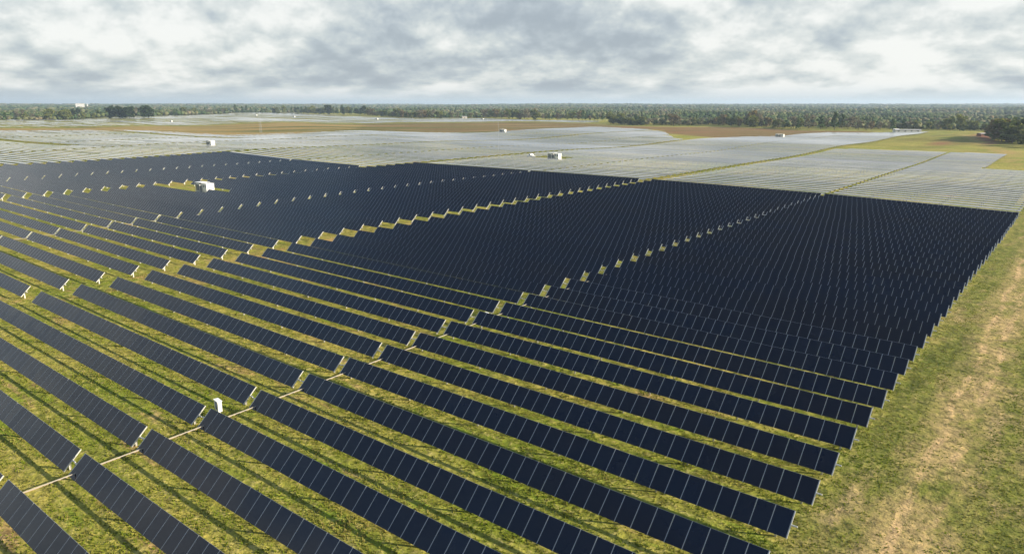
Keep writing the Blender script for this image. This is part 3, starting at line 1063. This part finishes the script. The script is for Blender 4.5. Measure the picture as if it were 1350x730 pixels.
def wood_mass():
    VV, FF = [], []
    off = 0
    LINE = [(-2400, -200), (-1355, 300), (-1355, 390), (-1450, 540), (-1570, 740), (-1870, 1080), (-1860, 1330), (-1500, 1200), (-1310, 1120), (-940, 925), (-880, 1045), (-718, 1015), (-588, 990),
            (-535, 925), (-466, 890), (-363, 890), (-297, 840), (-217, 850), (-107, 860), (-60, 840), (60, 700), (400, 700), (4000, 3000), (4000, 20000), (-20000, 20000), (-20000, -200)]
    a0, a1 = YAW - R(40), YAW + R(40)
    for d0, d1, spacing, hmin, hmax, sz, sub in ((820, 1700, 8.5, 8, 15, 5.2, 1), (1700, 3000, 13, 9, 16, 8.5, 1), (3000, 5500, 26, 10, 17, 19.0, 0), (5500, 9500, 52, 11, 19, 40.0, 0)):
        area = 0.5 * (a1 - a0) * (d1 * d1 - d0 * d0)
        n = int(area / spacing ** 2)
        an = rng.uniform(a0, a1, n); d = np.sqrt(rng.uniform(d0 * d0, d1 * d1, n))
        x_ = -np.sin(an) * d; y_ = np.cos(an) * d
        h = rng.uniform(hmin, hmax, n) * (0.78 + 0.20 * np.sin(x_ / 70 + 2) * np.sin(y_ / 90) + 0.22 * np.sin(x_ / 240 + y_ / 310) * np.sin(y_ / 200 - x_ / 420))
        keep = ~inside(FAR_POLY, x_, y_) & ~inside(BROWN_BAND, x_, y_) & ~inside(MID_POLY, x_, y_) & inside(LINE, x_, y_)
        # clearings: fields between the woods
        fld = np.sin(x_ / 330 + 0.7) * np.sin(y_ / 270 + 1.9) + 0.5 * np.sin(x_ / 140 - y_ / 190)
        left = (np.arctan2(-x_, y_) > R(60))
        keep &= ~((fld > 0.50) & (d > 1100)) & ~(left & (fld > 0.1) & (d > 1650) & (d < 3000))
        x_, y_, h, d = x_[keep], y_[keep], h[keep], d[keep]
        n = len(x_)
        z_ = gz(x_, y_)
        IV, IF = ico(sub)
        jit = rng.uniform(0.72, 1.25, (n, len(IV), 1))
        wd = sz * rng.uniform(0.45, 0.8, n)
        sc = np.stack([wd, wd, h * 0.36], 1)[:, None, :]
        V = IV[None] * jit * sc
        V[:, :, 0] += x_[:, None]; V[:, :, 1] += y_[:, None]; V[:, :, 2] += (z_ + h * 0.52)[:, None]
        F = IF[None] + (np.arange(n) * len(IV))[:, None, None] + off
        off += n * len(IV)
        VV.append(V.reshape(-1, 3)); FF.append(F.reshape(-1, 3))
    V = np.concatenate(VV); F = np.concatenate(FF)
    me = bpy.data.meshes.new('woodland')
    me.vertices.add(len(V)); me.vertices.foreach_set('co', V.astype(np.float32).ravel())
    me.loops.add(F.size); me.loops.foreach_set('vertex_index', F.astype(np.int32).ravel())
    me.polygons.add(len(F)); me.polygons.foreach_set('loop_start', np.arange(0, F.size, 3, dtype=np.int32))
    me.update(calc_edges=True)
    me.polygons.foreach_set('use_smooth', [True] * len(F))
    m, t = material('mixed_woodland')
    gi = t.n('ShaderNodeNewGeometry')
    stand = t.noise(gi.outputs['Position'], 0.009, 5, 0.62)
    r = t.math('ADD', t.math('MULTIPLY', gi.outputs['Random Per Island'], 0.35), t.math('MULTIPLY', t.step(stand, 0.40, 0.60), 0.65))
    c = t.ramp(r, [(0.0, (0.026, 0.048, 0.018)), (0.3, (0.040, 0.068, 0.022)), (0.55, (0.072, 0.094, 0.030)), (0.76, (0.105, 0.108, 0.050)), (0.92, (0.135, 0.120, 0.072)), (1.0, (0.16, 0.125, 0.066))])
    c = t.mix(1.0, c, t.mix(t.noise(gi.outputs['Position'], 0.5, 4, 0.7), (0.5, 0.5, 0.5), (1.5, 1.5, 1.5)), 'MULTIPLY')
    bs = finish(t, Base_Color=c, Roughness=0.9)
    bs.inputs['Specular IOR Level'].default_value = 0.1
    me.materials.append(m)
    o = bpy.data.objects.new('woodland', me); col.objects.link(o)
    tag(o, 'mixed woodland spreading back to the horizon', 'woodland', kind='stuff')
    print('wood faces', len(F))


wood_mass()

# ------------------------------------------------------------------ buildings, masts
def long_building(name, loc, rz, L, Wd, h, wall, roof, lab, cat='building'):
    root = empty(name, loc, (0, 0, rz)); tag(root, lab, cat)
    mb = MB(); mb.box((0, 0, h / 2 - 0.3), (L, Wd, h + 0.6), 0); mb.build('wall', wall, root)
    mb = MB()
    rise = Wd * 0.14
    pts = [(sx * (L / 2 + 0.3), sy * (Wd / 2 + 0.3), h + 0.02) for sx in (-1, 1) for sy in (-1, 1)] + [(-L / 2 - 0.3, 0, h + rise), (L / 2 + 0.3, 0, h + rise)]
    mb.faces(pts, [(0, 4, 5, 2), (1, 3, 5, 4), (0, 1, 4), (2, 5, 3), (0, 2, 3, 1)])
    mb.build('roof', roof, root)
    n = int(L / 6)
    for i_ in range(n):
        mb = MB(); mb.box((-L / 2 + (i_ + 0.5) * L / n, -Wd / 2 - 0.03, h * 0.5), (1.4, 0.08, h * 0.45), 0); mb.build('window', M_DARK, root)
    return root


x_, y_ = ground_at(1196, 174.2)
long_building('site_office', (x_, y_, gzf(x_, y_)), YAW - R(4), 24, 5, 2.1, M_PALE, M_ROOF, 'long low pale site office at the edge of the right wood')
x_, y_ = ground_at(1181, 174.2)
long_building('white_trailer', (x_, y_, gzf(x_, y_)), YAW, 5, 3, 2.8, M_WHITE, M_WHITE, 'short white trailer beside the long low pale site office', 'trailer')
x_, y_ = ground_at(1297, 180)
long_building('farm_shed', (x_, y_, gzf(x_, y_)), YAW + R(6), 9, 5, 2.2, plain('red_boards', (0.17, 0.075, 0.05), 0.8), M_ROOF, 'red shed with grey roof beside the right tree clump', 'shed')
x_, y_ = ground_at(612, 157.5)
long_building('farmhouse', (x_ * 1.03, y_ * 1.03, gzf(x_, y_)), YAW + R(20), 9, 7, 4.0, M_CONC, M_ROOF, 'pale farmhouse half hidden in the centre woods', 'house')
# white works on the horizon at left
dv = (_f * FPX + _r * (105 - 675) - _u * (134.5 - 365)).normalized()
x_, y_ = dv.x * 3600, dv.y * 3600
zb = gzf(x_, y_)
root = empty('factory', (x_, y_, zb), (0, 0, YAW + R(28))); tag(root, 'long pale factory standing above the trees on the left horizon', 'factory')
mb = MB(); mb.box((0, 0, 8), (32, 24, 30), 0); mb.build('wall', M_PALE, root)
mb = MB(); mb.box((0, 0, 23.5), (33, 25, 1.0), 0); mb.build('roof', M_ROOF, root)
mb = MB(); mb.box((27, 0, 8), (4, 6, 28), 0); mb.build('silo', M_PALE, root)


def lattice_mast(px, py, h, w, lab):
    x_, y_ = ground_at(px, py)
    root = empty('lattice_mast', (x_, y_, gzf(x_, y_))); tag(root, lab, 'mast')
    mb = MB(); n = max(4, int(h / 2.5))
    cs = [(w / 2 * math.cos(a), w / 2 * math.sin(a)) for a in (0.3, 2.39, 4.49)]
    for cx_, cy_ in cs: mb.tube((cx_, cy_, -0.5), (cx_ * 0.6, cy_ * 0.6, h), 0.05, 5)
    for q in range(n):
        for j in range(3):
            a, b = cs[j], cs[(j + 1) % 3]
            f0, f1 = 1 - 0.4 * q / n, 1 - 0.4 * (q + 1) / n
            mb.tube((a[0] * f0, a[1] * f0, h * q / n), (b[0] * f1, b[1] * f1, h * (q + 1) / n), 0.04, 4)
    mb.build('tower', M_GREY, root)
    mb = MB(); mb.tube((0, 0, h - 0.2), (0, 0, h + 2.5), 0.04, 5); mb.build('lightning_rod', M_GALV, root)


lattice_mast(344, 175.5, 20, 3.0, 'slim lattice mast standing on the yellow field at left')
for px, py, h, lab in ((657, 199, 17, 'thin pole mast rising in front of the centre cabin'), (185, 157, 24, 'thin pole beside the dark round trees at far left'), (205, 158, 22, 'thin pole right of the dark round trees at far left')):
    x_, y_ = ground_at(px, py)
    root = empty('pole_mast', (x_, y_, gzf(x_, y_))); tag(root, lab, 'mast')
    mb = MB(); mb.tube((0, 0, -0.5), (0, 0, h), 0.08, 6, 0, 0.05); mb.build('pole', M_GREY, root)
    mb = MB(); mb.box((0, 0, h - 1.0), (1.2, 0.08, 0.08), 0); mb.build('crossarm', M_GALV, root)


# ------------------------------------------------------------------ grass tufts on the near ground, one mass
def grass_tufts():
    n = 420000
    d = 18 + 150 * rng.uniform(0, 1, n) ** 1.15
    an = rng.uniform(YAW - R(42), YAW + R(42), n)
    x_ = -np.sin(an) * d; y_ = np.cos(an) * d
    clump = np.sin(x_ * 1.7 + 2.1 * np.sin(y_ * 0.9)) * np.sin(y_ * 2.3 + 1.7 * np.sin(x_ * 0.7)) + 0.6 * np.sin(x_ * 0.31 + 1) * np.sin(y_ * 0.27)
    keep = (clump + rng.normal(0, 0.9, n)) > 0.25
    trk = np.abs(x_ + 5.7) < 2.4
    keep &= ~(trk & (rng.uniform(0, 1, n) < 0.75))
    x_, y_, d = x_[keep], y_[keep], d[keep]
    n = len(x_)
    z_ = gz(x_, y_)
    h = rng.uniform(0.05, 0.19, n) * (1 - 0.35 * ((x_ > -12)))
    w = rng.uniform(0.08, 0.22, n)
    ang = rng.uniform(0, np.pi, n)
    lean = rng.normal(0, 0.09, (n, 2))
    V = np.zeros((n, 6, 3))
    for j in range(2):
        a = ang + j * 1.4
        ca, sa = np.cos(a) * w / 2, np.sin(a) * w / 2
        V[:, 3 * j] = np.stack([x_ - ca, y_ - sa, z_ - 0.02], 1)
        V[:, 3 * j + 1] = np.stack([x_ + ca, y_ + sa, z_ - 0.02], 1)
        V[:, 3 * j + 2] = np.stack([x_ + lean[:, 0] + ca * 0.3, y_ + lean[:, 1], z_ + h], 1)
    V = V.reshape(-1, 3)
    F = np.arange(n * 6).reshape(-1, 3)
    me = bpy.data.meshes.new('grass')
    me.vertices.add(len(V)); me.vertices.foreach_set('co', V.astype(np.float32).ravel())
    me.loops.add(F.size); me.loops.foreach_set('vertex_index', F.astype(np.int32).ravel())
    me.polygons.add(len(F)); me.polygons.foreach_set('loop_start', np.arange(0, F.size, 3, dtype=np.int32))
    me.update(calc_edges=True)
    m, t = material('grass_blades')
    gi = t.n('ShaderNodeNewGeometry')
    big = t.noise(gi.outputs['Position'], 0.12, 4, 0.6)
    r = t.math('ADD', t.math('MULTIPLY', gi.outputs['Random Per Island'], 0.5), t.math('MULTIPLY', t.step(big, 0.3, 0.7), 0.5))
    c = t.ramp(r, [(0, (0.105, 0.165, 0.012)), (0.4, (0.190, 0.235, 0.024)), (0.7, (0.300, 0.275, 0.070)), (1, (0.42, 0.345, 0.15))])
    leafy(t, c, 0.3)
    me.materials.append(m)
    o = bpy.data.objects.new('grass', me); col.objects.link(o)
    tag(o, 'rough grass growing between the solar rows', 'grass', kind='stuff')


grass_tufts()

# ------------------------------------------------------------------ air
mb = MB()
mb.box((-2500, 6850, 28), (23100.0, 14400.0, 80.0), 0)
m, t = material('haze_air')
pv = t.n('ShaderNodeVolumePrincipled')
pv.inputs['Color'].default_value = (0.64, 0.81, 1.0, 1)
pv.inputs['Density'].default_value = 1.05e-4
pv.inputs['Anisotropy'].default_value = 0.2
out = t.n('ShaderNodeOutputMaterial'); t.put(out.inputs['Volume'], pv.outputs[0])
hz_o = mb.build('haze', [m])
tag(hz_o, 'thin blue haze over the far fields and woods', 'haze', kind='stuff')
